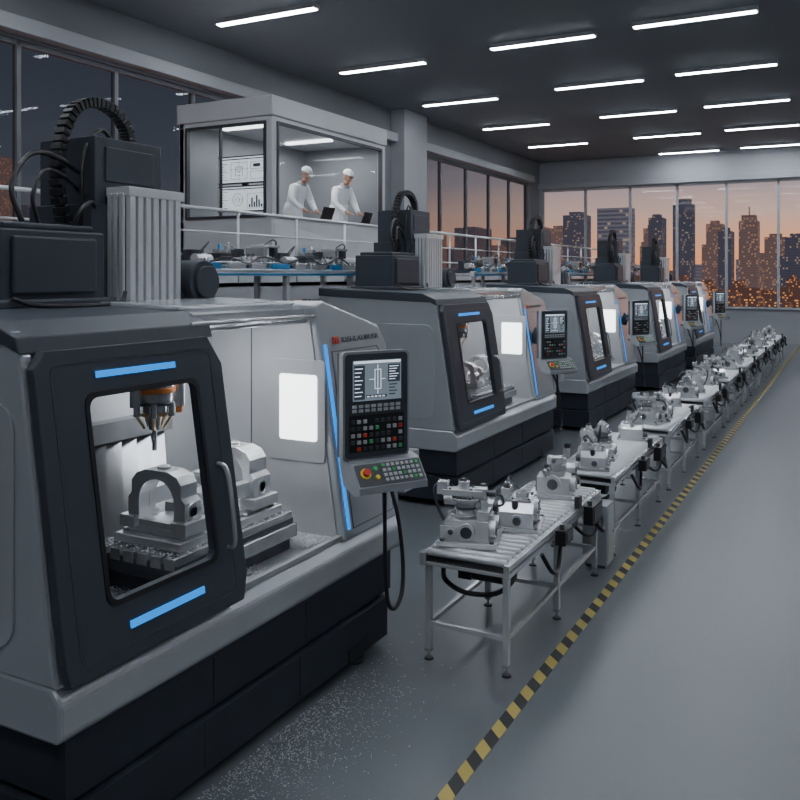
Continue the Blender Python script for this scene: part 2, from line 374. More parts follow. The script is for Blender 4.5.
    # tower
    b=MB(); b.box(-1.62,-1.08,.55,1.28,2.42,2.86); b.box(-1.58,-1.12,.6,1.23,2.86,2.90); b.box(-1.66,-1.04,.5,1.35,2.42,2.47)
    b.box(-1.08,-1.055,.62,1.2,2.5,2.82)
    b.obj('motor_housing',M_dark,root,bevel=.015)
    b=MB(); b.box(-1.75,-1.25,1.36,1.94,2.42,3.48); b.box(-1.78,-1.22,1.30,1.50,2.42,3.05); b.box(-1.25,-1.238,1.44,1.86,3.2,3.42)
    b.obj('spindle_column',M_dark,root,bevel=.01)
    b=MB(); b.box(-1.24,-1.08,1.45,1.93,2.42,3.13,1)
    for i in range(7):
        y0=1.455+i*.068; b.box(-1.09,-1.045,y0,y0+.046,2.42,3.12)
    for i in range(3): b.box(-1.22+i*.05,-1.185+i*.05,1.432,1.46,2.42,3.12)
    b.box(-1.24,-1.04,1.44,1.94,3.10,3.16)
    b.obj('ribbed_cover',[M_ribs,M_dsteel],root,bevel=.004,label='light ribbed aluminium column cover')
    b=MB(); b.cyl((-1.5,2.12,2.56),(-1.02,2.12,2.56),.15,0,seg=28); b.cyl((-1.02,2.12,2.56),(-.98,2.12,2.56),.11,0,seg=28); b.box(-1.5,-1.1,1.97,2.27,2.42,2.5)
    b.obj('servo_motor',M_dark,root,bevel=.006)
    b=MB(); pts=[(1.26,2.9),(1.20,3.15),(1.22,3.42),(1.32,3.64),(1.48,3.72),(1.66,3.69),(1.77,3.58),(1.79,3.47)]
    Q=[]
    for i in range(len(pts)-1):
        a=pts[max(i-1,0)];p=pts[i];c=pts[i+1];dd=pts[min(i+2,len(pts)-1)]
        for k in range(5):
            t_=k/5; Q.append(tuple(.5*((2*p[j])+(c[j]-a[j])*t_+(2*a[j]-5*p[j]+4*c[j]-dd[j])*t_*t_+(3*p[j]-a[j]-3*c[j]+dd[j])*t_**3) for j in (0,1)))
    for i in range(len(Q)-1):
        (a0,a1),(b0,b1)=Q[i],Q[i+1]; ang=math.atan2(b1-a1,b0-a0); ln=math.hypot(b0-a0,b1-a1)
        b.T=Matrix.Translation((-1.4,(a0+b0)/2,(a1+b1)/2))@Matrix.Rotation(ang,4,'X')
        b.cbox((0,0,0),(.085,ln*.72,.062)); b.cbox((0,0,0),(.06,ln*1.3,.03),0)
    b.T=None; b.obj('cable_chain',M_black,root,bevel=.003)
    for P,r_ in (([(-1.15,.75,2.9),(-1.2,.72,3.1),(-1.25,.88,3.3),(-1.3,1.1,3.32),(-1.35,1.32,3.25)],.016),
        ([(-1.2,.9,2.9),(-1.2,.86,3.05),(-1.25,.98,3.22),(-1.3,1.18,3.2),(-1.35,1.36,3.1)],.013),
        ([(-1.15,1.1,2.88),(-1.12,1.14,3.0),(-1.2,1.3,3.05),(-1.28,1.4,2.95)],.014),
        ([(-1.3,1.3,2.9),(-1.3,1.3,3.2),(-1.32,1.36,3.42),(-1.35,1.5,3.54),(-1.37,1.6,3.5)],.014),
        ([(-1.04,.6,2.48),(-.98,.7,2.44),(-.95,1.0,2.43),(-.98,1.3,2.44),(-1.03,1.4,2.5)],.014)):
        b=MB(); b.tube(P,r_); b.obj('cable',M_black,root)
    # spindle in chamber
    sx,sy=-.6,1.2*S
    b=MB(); b.box(sx-.35,sx+.10,sy-.30,sy+.10,2.0,2.36,0); b.cyl((sx,sy,2.02),(sx,sy,1.965),.115,2,seg=28)
    b.cyl((sx,sy,1.965),(sx,sy,1.935),.118,1,seg=28); b.cyl((sx,sy,1.935),(sx,sy,1.88),.105,2,seg=28); b.cyl((sx,sy,1.88),(sx,sy,1.865),.112,0,seg=28)
    b.cyl((sx,sy,1.865),(sx,sy,1.82),.07,2,seg=24); b.cyl((sx,sy,1.82),(sx,sy,1.80),.078,3,seg=24); b.cyl((sx,sy,1.80),(sx,sy,1.72),.045,2,r2=.03,seg=20); b.cyl((sx,sy,1.72),(sx,sy,1.60),.014,2,seg=12)
    for k in range(5):
        a=k*1.26+.4; px,py_=sx+.10*math.cos(a),sy+.10*math.sin(a); b.cyl((px,py_,1.88),(px,py_,1.80),.02,2,seg=10); b.cyl((px,py_,1.80),(sx+.055*math.cos(a),sy+.055*math.sin(a),1.73),.009,3,seg=8)
    b.cyl((sx+.04,sy+.16,2.05),(sx+.04,sy+.16,1.84),.035,2,seg=14); b.cyl((sx+.04,sy+.16,1.84),(sx+.04,sy+.16,1.80),.02,1,seg=12); b.cyl((sx+.02,sy-.17,2.02),(sx+.02,sy-.17,1.87),.03,2,seg=14)
    b.obj('spindle',[M_dsteel,M_orange,M_steel,M_brass],root,bevel=.003)
    # table
    y0,y1=.90*S,1.95*S
    b=MB(); b.box(-.84,-.16,y0,y1,1.0,1.09,1)
    for k in range(7):
        xx=-.84+.68*(k+.5)/7; b.box(xx-.036,xx+.036,y0-.002,y1+.002,1.06,1.125,0)
    b.box(-.78,-.20,y0+.05,y1+.02,.87,1.0,1)
    b.box(-.16,-.13,y0,y1,.98,1.06,0)
    b.obj('work_table',[M_steel,M_dsteel],root,bevel=.004)
    # pleated way cover
    b=MB(); n=10; y0_,y1_=.55,1.78*S; stp=(y1_-y0_)/n
    def wm(u,v,w_): return (-1.08+.34*v+w_, u-.30*v, 1.66-(u-y0_)*.04-.56*v)
    b.plate([[(y0_,0),(y1_,0),(y1_,1),(y0_,1)]],wm,-.02,0,1)
    for k in range(n):
        u=y0_+k*stp
        P=[wm(u,0,0),wm(u,1,0),wm(u+stp*.95,0,.0),wm(u+stp*.95,1,.0),wm(u+stp*.62,0,.05),wm(u+stp*.62,1,.05)]
        b._add(P,[(0,1,5,4),(0,2,4),(1,3,5)],0); b._add(P,[(2,3,5,4)],1)  # steep pleat faces get the darker steel as painted-in shading
    b.box(-1.1,-1.0,y0_-.02,y1_,1.65-(y1_-y0_)*.04,1.72,0)
    b.obj('way_cover',[M_pleat,M_dsteel],root,label='pleated steel telescopic way cover')
    # control panel
    cp=MB(); cp.box(-.11,-.01,-.22,.22,-.02,.62,0); cp.plate([rrect(-.235,.235,-.035,.635,.03)],lambda u,v,w_:(w_,u,v),-.05,.0,2)
    cp.plate([rrect(-.22,.22,-.02,.62,.025)],lambda u,v,w_:(w_,u,v),-.005,.006,0)
    cp.plate([[(-.11,-.02),(.0,-.03),(.05,-.045),(.15,-.17),(.155,-.21),(.08,-.23),(-.06,-.19),(-.11,-.08)]],lambda u,v,w_:(u,w_,v),-.20,.28,2)
    cpo=cp.obj('control_panel',[M_dark,M_keyd,M_shelf],root,loc=(.32,2.16*S,1.5),rotz=math.radians(-31.6),bevel=.006,label='grey machine control panel with screen and keyboard')
    s=MB(); s.box(.004,.012,-.17,.17,.33,.58,0)
    def q(u0,u1,v0,v1,mi,w_=.014): s.box(.011,w_,u0,u1,v0,v1,mi)
    q(-.165,.165,.562,.575,1); q(-.165,-.09,.34,.55,2); q(.075,.16,.44,.55,2); q(-.08,.065,.35,.365,2)
    for i in range(8): q(-.16,-.105-.01*(i%3),.527-.024*i,.532-.024*i,1,.0155)
    for i in range(6): q(.083,.15-.012*(i%3),.535-.016*i,.539-.016*i,1,.0155)
    for i in range(4): q(.083,.14-.015*(i%2),.42-.02*i,.427-.02*i,2,.0155)
    q(-.02,.025,.40,.403,1); q(-.02,.025,.52,.523,1); q(-.02,-.017,.40,.523,1); q(.022,.025,.40,.523,1); q(-.06,-.02,.46,.463,1); q(.025,.055,.46,.463,1); q(0,.003,.37,.55,1)
    for i in range(5): q(-.075+.027*i,-.058+.027*i,.353,.359,1,.0155)
    s.obj('screen',[M_screen,M_scrline,M_scrdark],cpo,label='lit display screen showing a part drawing')
    b=MB()
    for i in range(8):
        for j in range(2): b.box(.006,.014,-.175+.044*i,-.145+.044*i,.262+.026*j,.28+.026*j,0)
    b.obj('soft_keys',[M_key],cpo)
    b=MB()
    b.box(.0055,.009,-.195,.195,.015,.245,4)
    for i in range(9):
        for j in range(5):
            if (i*7+j*3)%11==0: continue
            mi=[1,0,1,0,0,2,1,3,1,0,0][(i*5+j*3)%11]; b.box(.0085,.018,-.185+.042*i,-.160+.042*i,.025+.042*j,.048+.042*j,mi)
    b.obj('keypad',[M_keyd,M_key,M_red,M_green,M_black],cpo,bevel=.002)
    def sl(u,v,w_):
        return Vector((.05,u,-.045)).lerp(Vector((.15,u,-.17)),v)+Vector((.78,0,.62))*w_
    b=MB()
    b.plate([rrect(-.19,.27,.05,.95,.03)],sl,0,.004,1)
    for i in range(8):
        for j in range(4):
            u=-.01+.034*i; v=.12+.2*j; b.plate([[(u,v),(u+.022,v),(u+.022,v+.12),(u,v+.12)]],sl,.004,.012,0 if (i*3+j)%7 else 2)
    for i in range(2): b.cyl(sl(-.06,.3+.35*i,0),sl(-.06,.3+.35*i,.02),.014,3 if i else 2,seg=14)
    b.obj('keyboard',[M_key,M_keyd,M_green,M_yellow],cpo,bevel=.0015)
    b=MB(); b.cyl(sl(-.13,.45,0),sl(-.13,.45,.012),.034,1,seg=20); b.cyl(sl(-.13,.45,.01),sl(-.13,.45,.035),.023,0,seg=20)
    b.obj('stop_button',[M_red,M_yellow],cpo)
    b=MB(); b.tube([(-.08,2.5*S,1.75),(.05,2.42*S,1.75),(.2,2.25*S,1.75)],.035,0,seg=12); b.cyl((-.12,2.5*S,1.65),(-.03,2.5*S,1.85),.07,0)
    b.obj('panel_arm',[M_dark],root,bevel=.006)
    b=MB(); b.box(-.25,.05,L+.0,L+.24,1.02,1.30,0); b.box(.05,.056,L+.03,L+.21,1.05,1.27,0); b.obj('junction_box',[M_light],root,bevel=.008)
    yq=2.16*S
    b=MB(); b.tube([(.34,yq+.06,1.34),(.34,yq+.07,1.05),(.34,yq+.08,.72),(.33,yq+.14,.51),(.32,yq+.26,.455),(.30,yq+.38,.53),(.28,yq+.42,.75),(.22,yq+.44,1.05),(.10,yq+.46,1.30),(-.04,yq+.48,1.34)],.014)
    b.obj('hanging_cable',M_black,root,label='black looped cable hanging below the control panel')
    la=bpy.data.lights.new('chamber_lamp','AREA'); la.shape='RECTANGLE'; la.size=.5; la.size_y=1.6*S; la.energy=36*S; la.color=(.93,.97,1)
    lo=bpy.data.objects.new('chamber_lamp',la); COL.objects.link(lo); lo.parent=root; lo.location=(-.6,1.1*S,2.34)
    return root
m1=build_machine(-2.95,2.5,1.0,'large grey and charcoal milling machine with open door and lit chamber')
m2=build_machine(-3.94,8.75,1.2,'grey and charcoal milling machine standing behind the roller conveyors')
MY=[14.1,19.9,25.0]
for y_ in MY: copytree(m2,None,(-3.94,y_,0))

def arch_casting(loc,S=1,label='bright aluminium arched casting clamped on the machine table'):
    root=empty('machined_casting',loc,label,'machined casting','castings on machine tables')
    b=MB(); b.box(-.22,.22,-.42*S,.42*S,0,.045); b.box(-.18,.18,-.36*S,.36*S,.045,.08)
    for sx in (-.19,.19):
        for k in range(4): b.cyl((sx,(-.36+.24*k)*S,.045),(sx,(-.36+.24*k)*S,.06),.018,seg=10)
    b.obj('base_plate',M_cast,root,bevel=.006)
    def arch(yc,h,r,th,wd):
        out=[(-wd,.0),(wd,.0),(wd,h*.5),(wd*.86,h*.58),(wd*.86,h*.8),(wd*.7,h*.93),(wd*.4,h),(-wd*.4,h),(-wd*.7,h*.93),(-wd*.88,h*.8),(-wd*.88,h*.58),(-wd,h*.5)]
        ho=[(-r,.04),(r,.04)]+[(r*math.cos(math.pi*i/14),h-.045-r+r*math.sin(math.pi*i/14)) for i in range(15)]
        b=MB(); b.plate([out,ho],lambda u,v,w_:(u,yc+w_,v+.07),-th,th)
        for sx in (-wd+.02,wd-.02): b.box(sx-.05,sx+.05,yc-th-.03,yc+th+.03,.07,.13); b.cyl((sx,yc,.13),(sx,yc,.15),.025,0,seg=12)
        b.cyl((0,yc,h+.06),(0,yc,h+.085),.035,0,seg=14)
        b.ring((wd*.84,yc,.07+h*.33),(1,0,0),.05,.03,.035); b.cyl((wd*.8,yc,.07+h*.33),(wd*1.0,yc,.07+h*.33),.03,1,seg=16)
        b.obj('arch_bracket',[M_cast,M_dsteel],root,bevel=.004)
    arch(-.29*S,.30,.115,.06,.19); arch(-.02*S,.22,.07,.035,.16); arch(.26*S,.33,.12,.075,.20)
    b=MB(); b.box(-.17,-.11,-.28*S,.26*S,.16,.25); b.box(.11,.17,-.05*S,.26*S,.14,.22); b.box(-.10,.10,-.02*S,.12*S,.08,.18)
    b.cyl((.05,.08*S,.18),(.05,.08*S,.24),.05,0)
    b.obj('cross_web',M_cast,root,bevel=.004)
    return root
a=arch_casting((-2.95-.46,2.5+1.45,1.125)); a.scale=(1.1,1.1,1.08)
a2=arch_casting((-3.94-.5,8.75+1.43*1.2,1.125),1.1)
for y_ in MY: copytree(a2,None,(-3.94-.5,y_+1.43*1.2,1.125))

def chips(name,n,fn,parent=None,label=None,sz=.006):
    b=MB()
    for i in range(n):
        p=Vector(fn()); s_=sz*random.uniform(.5,1.5); a_=random.uniform(0,6.28)
        d1=Vector((math.cos(a_),math.sin(a_),random.uniform(0,.5)))*s_; d2=Vector((-math.sin(a_),math.cos(a_),random.uniform(0,.8)))*s_*.6
        b._add([p-d1,p+d1,p+d2,p+d1*.2+Vector((0,0,s_*.6))],[(0,1,2),(0,1,3)],0)
    return b.obj(name,M_chip,parent,label=label,cat='metal shavings',kind='stuff',merge=False)
def floorchip():
    while True:
        x=-2.90+abs(random.gauss(0,.24)); y_=random.gauss(3.95,.5)
        if y_>2.4: return (x,y_,.002)
chips('metal_shavings',2600,floorchip,label='bright metal shavings scattered on the floor beside the machine',sz=.0052)
def chamchip():
    r_=random.random()
    if r_<.08: return (-2.95-random.uniform(.17,.8),2.5+random.uniform(.92,1.94),1.127)
    if r_<.62:
        dy=abs(random.gauss(0,.16)); return (-2.95-random.uniform(.06,1.0),2.5+min(2.27,1.97+dy),.885+random.random()*max(0,.07-.3*dy))
    return (-2.95-random.uniform(.07,.75),2.5+random.uniform(.12,1.6),.885+abs(random.gauss(0,.006)))
chips('metal_shavings',15000,chamchip,label='metal shavings heaped in the machine chamber',sz=.0075)

# ------------------------------------------------------------------ conveyors
def conveyor(loc,Ln=2.3):
    root=empty('roller_conveyor',loc,'aluminium roller conveyor on legs carrying machined parts','conveyor','roller conveyors in a line')
    W=.30
    b=MB()
    for sx in (-1,1):
        x=sx*W; b.box(x-.02,x+.02,0,Ln,.65,.735,0); b.box(x+sx*.02,x+sx*.026,0.02,Ln-.02,.685,.70,1)
    for yy in (.03,Ln/2,Ln-.05): b.box(-W,W,yy-.015,yy+.015,.65,.675)
    b.obj('frame',[M_alu,M_dsteel],root,bevel=.003)
    b=MB(); b.box(-W+.02,W-.02,.02,Ln-.02,.672,.680); b.obj('shade_sheet',M_black,root)  # added black sheet standing in for the shade beneath the rollers
    n=int(Ln/.088)
    r0=MB(); r0.cyl((-W+.02,0,0),(W-.02,0,0),.024,0,seg=14); r0.cyl((-W+.0,0,0),(W,0,0),.010,0,seg=8)
    r=r0.obj('roller',M_ribs,root,loc=(0,.05,.732))
    for i in range(1,n):
        c=r.copy(); COL.objects.link(c); c.location=(0,.05+i*(Ln-.1)/(n-1),.732)
    l0=MB(); l0.box(-.02,.02,-.02,.02,.05,.66); l0.cyl((0,0,.012),(0,0,.06),.009,1,seg=8); l0.cyl((0,0,0),(0,0,.014),.035,2,r2=.028,seg=14); l0.box(-.022,.022,-.022,.022,.06,.075,1)
    lo=None
    for yy in (.06,Ln/2,Ln-.06):
        for sx in (-1,1):
            if lo is None: lo=l0.obj('leg',[M_alu,M_steel,M_black],root,loc=(sx*(W-.02),yy,0),bevel=.002)
            else:
                c=lo.copy(); COL.objects.link(c); c.location=(sx*(W-.02),yy,0)
    b=MB()
    for yy in (.06,Ln/2,Ln-.06): b.box(-W+.03,W-.03,yy-.015,yy+.015,.23,.26)
    for sx in (-1,1): b.box(sx*(W-.02)-.015,sx*(W-.02)+.015,.08,Ln-.08,.23,.26)
    b.obj('brace',M_alu,root,bevel=.002)
    b=MB(); b.cyl((-.12,.35,.56),(.16,.35,.56),.075,0,seg=20); b.box(-.16,-.06,.27,.43,.5,.65); b.obj('drive_motor',M_black,root,bevel=.006)
    b=MB(); b.cyl((-.1,Ln-.35,.56),(.2,Ln-.35,.56),.08,0,seg=18); b.box(-.14,-.05,Ln-.43,Ln-.27,.5,.65); b.obj('drive_motor',M_black,root,bevel=.006)
    for (y0,y1,z0) in ((Ln-.55,Ln-.25,.57),(.95,1.15,.61)):
        b=MB(); b.box(W+.022,W+.10,y0,y1,z0,.72); b.box(W+.10,W+.106,y0+.03,y1-.03,z0+.03,.70,1); b.cyl((W+.06,y0+.05,.72),(W+.06,y0+.05,.76),.02,1,seg=12); b.obj('sensor_box',[M_black,M_dsteel],root,bevel=.004)
    for P,r_ in (([(-.2,.12,.62),(-.22,.2,.5),(-.05,.15,.46),(.15,.2,.47),(.24,.3,.55),(.2,.4,.62)],.018),
      ([(.33,.62,.64),(.38,.7,.5),(.36,.9,.46),(.33,1.05,.56),(.3,1.2,.63)],.016),
      ([(.33,Ln-.4,.6),(.40,Ln-.3,.48),(.38,Ln-.15,.44),(.33,Ln-.02,.52),(.2,Ln+.05,.6)],.018),
      ([(.1,Ln-.4,.6),(.25,Ln-.3,.42),(.3,Ln-.12,.4),(.28,Ln+.02,.52),(.1,Ln+.06,.62)],.014)):
        b=MB(); b.tube(P,r_); b.obj('cable',M_black,root)
    b=MB(); b.box(W-.01,W+.03,1.55,1.63,.735,.83); b.cyl((W+.01,1.59,.80),(W-.04,1.59,.80),.015,1,seg=10); b.obj('side_stop',[M_black,M_steel],root,bevel=.003)
    b=MB(); b.box(-W-.03,-W+.01,.5,.62,.735,.86); b.box(-W-.025,-W+.03,.53,.59,.86,.90,1); b.obj('side_sensor',[M_alu,M_black],root,bevel=.003)
    return root
CX=-2.28
cv=conveyor((CX,5.2,0),2.25)
ncv=9
for k in range(1,ncv): copytree(cv,None,(CX,5.2+2.75*k,0))

def bolts(b,pts,r=.009,mi=1,h=.01):
    for (x,y,z) in pts: b.cyl((x,y,z),(x,y,z+h),r,mi,seg=8)
def partA(loc,rotz):
    root=empty('machined_part',loc,'milled aluminium valve block with flanges resting on rollers','machined part','machined parts on conveyors',rotz)
    b=MB(); b.box(-.17,.17,-.18,.18,0,.028); b.box(-.12,.12,-.14,.14,.028,.14); b.box(-.15,-.05,-.16,.16,.05,.11); b.box(-.13,.13,-.05,.05,.02,.155)
    bolts(b,[(sx,sy,.028) for sx in (-.14,.14) for sy in (-.155,0,.155)],.014,1,.012)
    b.cyl((.12,-.07,.085),(.155,-.07,.085),.05,0,seg=18); b.cyl((.155,-.07,.085),(.158,-.07,.085),.034,1,seg=18); b.cyl((.12,.08,.085),(.155,.08,.085),.04,0,seg=18); b.cyl((.155,.08,.085),(.158,.08,.085),.026,1,seg=14)
    b.cyl((0,-.14,.085),(0,-.175,.085),.048,0,seg=18); b.cyl((0,-.175,.085),(0,-.178,.085),.033,1,seg=18); b.cyl((-.09,-.14,.08),(-.09,-.165,.08),.025,0,seg=14); b.cyl((-.09,-.165,.08),(-.09,-.168,.08),.015,1,seg=14)
    b.obj('block',[M_cast,M_dsteel],root,bevel=.004)
    b=MB(); b.cyl((-.02,-.05,.14),(-.02,-.05,.165),.088,0,seg=24); b.cyl((-.02,-.05,.165),(-.02,-.05,.235),.055,0,seg=24); b.cyl((-.02,-.05,.235),(-.02,-.05,.255),.082,0,seg=24); b.cyl((-.02,-.05,.19),(-.02,-.05,.205),.06,1,seg=24)
    for k in range(6):
        a_=k*math.pi/3; b.cyl((-.02+.068*math.cos(a_),-.05+.068*math.sin(a_),.255),(-.02+.068*math.cos(a_),-.05+.068*math.sin(a_),.267),.010,1,seg=8)
    b.obj('flange',[M_steel,M_dsteel],root,bevel=.002)
    b=MB(); b.box(-.10,.12,.04,.14,.14,.20); b.box(-.11,.02,.03,.15,.20,.26); b.cyl((.06,.09,.20),(.06,.09,.28),.028,0,seg=16); b.cyl((.06,.09,.28),(.06,.09,.30),.018,1,seg=14); b.cyl((-.17,.09,.2),(-.08,.09,.2),.035,0,seg=16); b.cyl((-.175,.09,.2),(-.17,.09,.2),.022,1,seg=14); b.box(.05,.12,-.12,.0,.14,.19); b.cyl((.085,-.06,.19),(.085,-.06,.24),.024,0,seg=14); b.cyl((.12,.085,.17),(.15,.085,.17),.03,1,seg=16); bolts(b,[(-.095,.045,.26),(.005,.045,.26),(-.095,.135,.26),(.005,.135,.26)])
    b.obj('valve_head',[M_cast,M_dsteel],root,bevel=.003)
    b=MB(); b.box(-.15,.08,-.10,-.0,.267,.30); b.box(-.18,-.12,-.09,-.02,.27,.34); b.box(.03,.10,-.08,-.02,.25,.31); b.cyl((-.03,-.05,.30),(-.03,-.05,.345),.032,0,seg=16); b.cyl((-.03,-.05,.345),(-.03,-.05,.36),.018,1,seg=14); b.cyl((.10,-.05,.28),(.15,-.05,.28),.018,1,seg=12); bolts(b,[(-.105,-.085,.30),(-.105,-.015,.30),(.015,-.015,.30),(.015,-.085,.30)],.007)
    b.tube([(-.15,-.05,.33),(-.20,-.05,.30),(-.19,-.04,.2),(-.15,-.02,.10)],.010,1); b.tube([(.14,-.05,.28),(.18,-.02,.26),(.18,.04,.20),(.12,.1,.17)],.008,1)
    b.obj('cap',[M_alu,M_dsteel],root,bevel=.003)
    return root
def partB(loc,rotz):
    root=empty('machined_part',loc,'milled aluminium housing with round bores resting on rollers','machined part','machined parts on conveyors',rotz)
    b=MB(); ho=[(.055*math.cos(2*math.pi*i/20),.10+.055*math.sin(2*math.pi*i/20)) for i in range(20)]
    b.plate([[(-.15,0),(.15,0),(.15,.12),(.10,.17),(-.10,.17),(-.15,.12)],ho],lambda u,v,w_:(w_,u,v),-.11,.12,0)
    b.box(-.15,.16,-.18,.18,0,.025); b.ring((.12,0,.10),(1,0,0),.08,.055,.02,0); b.cyl((-.06,0,.10),(-.05,0,.10),.056,1,seg=18)
    bolts(b,[(sx,sy,.025) for sx in (-.13,.14) for sy in (-.165,.165)],.013,1)
    for a_ in range(6): b.cyl((.14,.068*math.cos(a_),.10+.068*math.sin(a_)),(.146,.068*math.cos(a_),.10+.068*math.sin(a_)),.007,1,seg=8)
    b.cyl((.02,-.15,.07),(.02,-.175,.07),.04,0,seg=16); b.cyl((.02,-.175,.07),(.02,-.178,.07),.027,1,seg=16)
    b.obj('housing',[M_cast,M_dsteel],root,bevel=.003)
    b=MB(); b.box(-.10,.10,-.09,.09,.17,.188,0); b.cyl((.03,0,.188),(.03,0,.225),.045,0,seg=20); b.cyl((.03,0,.225),(.03,0,.228),.03,1,seg=16); b.cyl((0,.115,.13),(0,.115,.20),.022,0,seg=14); b.cyl((0,-.115,.13),(0,-.115,.19),.022,1,seg=14)
    b.box(-.10,-.04,-.07,.07,.188,.25,0); b.cyl((-.07,-.03,.25),(-.07,-.03,.275),.018,1,seg=12); b.cyl((-.07,.03,.25),(-.07,.03,.275),.018,0,seg=12); b.cyl((-.12,.09,.06),(-.17,.09,.06),.03,1,seg=14); bolts(b,[(.085,-.075,.188),(.085,.075,.188),(-.02,-.075,.188),(-.02,.075,.188)],.008)
    b.tube([(-.07,.03,.27),(-.07,.08,.30),(-.05,.13,.25),(0,.115,.2)],.008,1)
    b.obj('cover',[M_alu,M_dsteel],root,bevel=.003)
    return root
def partC(loc,rotz):
    root=empty('machined_part',loc,'low gearbox casting with cylinders and dark couplings','machined part','machined parts on conveyors',rotz)
    b=MB(); b.box(-.17,.17,-.24,.24,0,.03); b.box(-.12,.12,-.20,.0,.03,.15); b.box(-.10,.14,.03,.21,.03,.11); b.cyl((0,-.235,.11),(0,-.18,.11),.062,0,seg=20); b.cyl((0,-.245,.11),(0,-.235,.11),.04,1,seg=18)
    b.cyl((.12,-.10,.09),(.16,-.10,.09),.052,0,seg=20); b.cyl((.16,-.10,.09),(.164,-.10,.09),.035,1,seg=18); b.cyl((.14,.12,.07),(.17,.12,.07),.032,1,seg=16); bolts(b,[(sx,sy,.03) for sx in (-.15,.155) for sy in (-.22,0,.22)],.012)
    for k in range(4): b.box(-.128,-.12,-.19+.045*k,-.17+.045*k,.04,.14,1)
    b.obj('gear_case',[M_cast,M_dsteel],root,bevel=.004)
    b=MB(); b.cyl((0,-.10,.15),(0,-.10,.19),.082,0,seg=22); b.cyl((0,-.10,.19),(0,-.10,.26),.038,0,seg=18); b.box(-.05,.05,-.15,-.05,.24,.29,0); b.cyl((0,-.17,.265),(0,-.03,.265),.018,1,seg=10); b.box(.02,.09,-.13,-.07,.19,.23,0); bolts(b,[(.065*math.cos(a),-.10+.065*math.sin(a),.19) for a in (2,3,4,5)],.008)
    b.obj('turret',[M_steel,M_dsteel],root,bevel=.003)
    b=MB(); b.cyl((-.06,.12,.155),(.14,.12,.155),.045,0,seg=18); b.cyl((-.10,.12,.155),(-.06,.12,.155),.036,1,seg=16); b.cyl((.14,.12,.155),(.147,.12,.155),.028,1,seg=16); b.box(-.04,.10,.07,.17,.11,.14,0); b.box(.0,.07,.09,.15,.19,.23,0); b.tube([(.03,.12,.22),(.04,.06,.27),(.02,-.02,.25),(.0,-.06,.24)],.009,1); b.box(-.09,-.04,.05,.19,.11,.19,1)
    b.obj('actuator',[M_alu,M_dsteel],root,bevel=.003)
    return root
ZP=.757
pA=partA((CX-.10,5.56,ZP),.25); pA.scale=(1.22,)*3; pB=partB((CX+.07,6.04,ZP),.2); pB.scale=(1.12,)*3
pC=partC((CX+.02,7.12,ZP),.2); pC.scale=(1.12,)*3
items=[]
i=0
for k in range(1,ncv):
    y0=5.2+2.75*k
    lay=[[(.32,2,-.02),(.86,0,.0),(1.98,0,.03)],[(.25,1,.05),(.74,0,-.04),(1.95,1,.04)],[(.35,0,.0),(.98,2,-.02),(1.98,1,-.06)]][k%3]
    for (dy,ty,dx) in lay: items.append((y0+dy,dx,ty,(.2,1.7,3.3,-.25,.5)[i%5] if ty!=2 else (.15,3.25)[i%2])); i+=1
for (yy,dx,ty,rz) in items: copytree((pA,pB,pC)[ty],None,(CX+dx,yy,ZP),rz,1.0 if ty==1 else 1.08)
b=MB(); b.box(-.11,.11,-.12,.12,.03,.56); b.box(-.09,.09,-.1,.1,0,.03,1); b.box(.11,.118,-.1,.1,.06,.53); b.cyl((.118,.07,.3),(.13,.07,.3),.01,1,seg=8)
b.obj('electrical_cabinet',[M_light,M_dsteel],loc=(-2.05,7.70,0),bevel=.006,label='small grey electrical cabinet on the floor between conveyors',cat='electrical cabinet')

